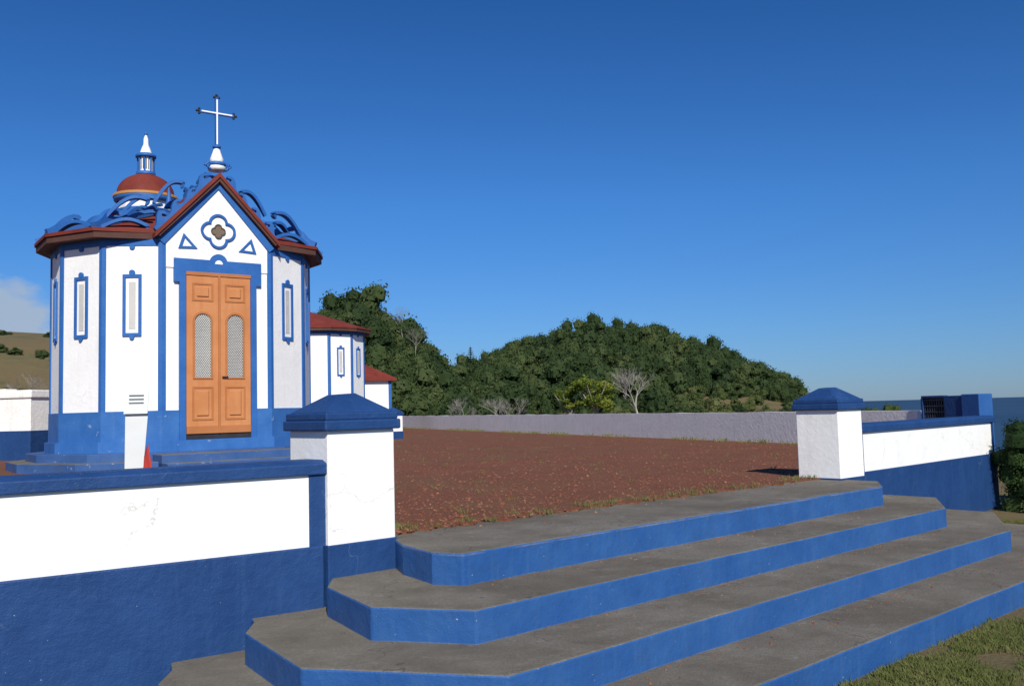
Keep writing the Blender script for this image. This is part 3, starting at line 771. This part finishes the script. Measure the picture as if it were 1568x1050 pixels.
for k in range(7): put(NM[k%2],'clump',random.uniform(-.45,.35),random.uniform(-.3,.3),1.15+random.uniform(0,.4),random.uniform(.25,.4),h2)
def tufts(name,cent,nb,h,spread,mat,wd=.006):
    rng=np.random.RandomState(len(cent)+nb); C=np.array(cent); n=len(C)*nb
    c=np.repeat(C,nb,0); a=rng.uniform(0,6.28,n); r=spread*np.sqrt(rng.uniform(0,1,n))
    b=c+np.stack([r*np.cos(a),r*np.sin(a),np.zeros(n)-.005],1)
    H=h*rng.uniform(.4,1.2,n); ln=rng.uniform(.1,.8,n)*H; a2=a+rng.uniform(-1,1,n)
    wv=np.stack([-np.sin(a2),np.cos(a2),np.zeros(n)],1)*(wd*rng.uniform(.6,1.3,n))[:,None]
    tip=b+np.stack([ln*np.cos(a2),ln*np.sin(a2),H],1)
    mid=b+np.stack([ln*.35*np.cos(a2),ln*.35*np.sin(a2),H*.6],1)
    vs=np.stack([b-wv,b+wv,mid+wv*.8,tip,mid-wv*.8],1).reshape(-1,3)
    return new_obj(name,vs.tolist(),[tuple(range(5*i,5*i+5)) for i in range(n)],mat)
cen=[]
for i in range(60):
    s=random.uniform(.7,7.2); x,y=W2(s,-.22+random.gauss(0,.10)); cen.append((x,y,.832))
for i in range(600):
    x=random.uniform(-9,9);y=random.uniform(7,50)
    if -(x-OX)*ey+(y-OY)*ex<.3: continue
    if (x-6.9)*.936+(y-18)*.352>-.1: continue
    if mnoise.noise(Vector((x*.35,y*.35,0)))<.05 and random.random()<.75: continue
    cen.append((x,y,.832))
tufts('terrace_weeds',cen,10,.055,.06,GRASSM,.003)
cen=[]
for i in range(260):
    t=random.random(); x=-14+21.4*t; y=74.2+(17.2-74.2)*t
    if mnoise.noise(Vector((y*.4,0,0)))<-.1: continue
    cen.append((x-.15*random.random()-.1,y-.3*random.random(),.832))
tufts('wall_foot_weeds',cen,16,.10,.14,GRASSM,.006)
cen=[]
while len(cen)<10000:
    x=random.uniform(1.2,9);y=random.uniform(3.5,13)
    t=(x-OX)*ey-(y-OY)*ex; s=(x-OX)*ex+(y-OY)*ey
    if t<2.83 and s<8.8: continue
    if t<.2: continue
    if mnoise.noise(Vector((x*1.1,y*1.1,4)))<-.18+ (0.1 if t<2.95 else 0) -(.35 if 2.95<t<3.5 else 0): continue
    cen.append((x,y,hgt(x,y)))
tufts('grass',cen,26,.045,.09,GRASSM,.003)
def stones(name,pts,smin,smax,mat):
    v=[];f=[]
    for (x,y,z) in pts:
        s=random.uniform(smin,smax)*(1 if random.random()<.95 else 1.7); b=len(v); a=random.uniform(0,6.28)
        for q in((1,0,0),(0,1,0),(-1,0,0),(0,-1,0),(0,0,.8),(0,0,-.5)):
            j=random.uniform(.7,1.3); X=q[0]*math.cos(a)-q[1]*math.sin(a); Y=q[0]*math.sin(a)+q[1]*math.cos(a)
            v.append((x+X*s*j,y+Y*s*j,z+q[2]*s*j))
        f+=[(b,b+1,b+4),(b+1,b+2,b+4),(b+2,b+3,b+4),(b+3,b,b+4),(b+1,b,b+5),(b+2,b+1,b+5),(b+3,b+2,b+5),(b,b+3,b+5)]
    return new_obj(name,v,f,mat)
pts=[]
while len(pts)<13000:
    d=7+ (random.random()**1.7)*20; a=random.uniform(-.45,.5); x=d*math.sin(a); y=d*math.cos(a)
    if -(x-OX)*ey+(y-OY)*ex<.12: continue
    if (x-6.9)*.936+(y-18)*.352>-.1: continue
    pts.append((x,y,.834))
stones('scoria_stones',pts,.005,.017,STONE)
pts=[]
for i in range(420):
    lv=random.choice([(-.1,.9,.815),(.95,1.5,.6),(1.57,2.1,.4),(2.2,2.7,.2)]); t=lv[0]+abs(random.gauss(0,.12)) 
    if t>lv[1]: continue
    x,y=W2(random.uniform(.6,6.3),t); pts.append((x,y,lv[2]))
stones('step_debris',pts,.004,.012,STONE)
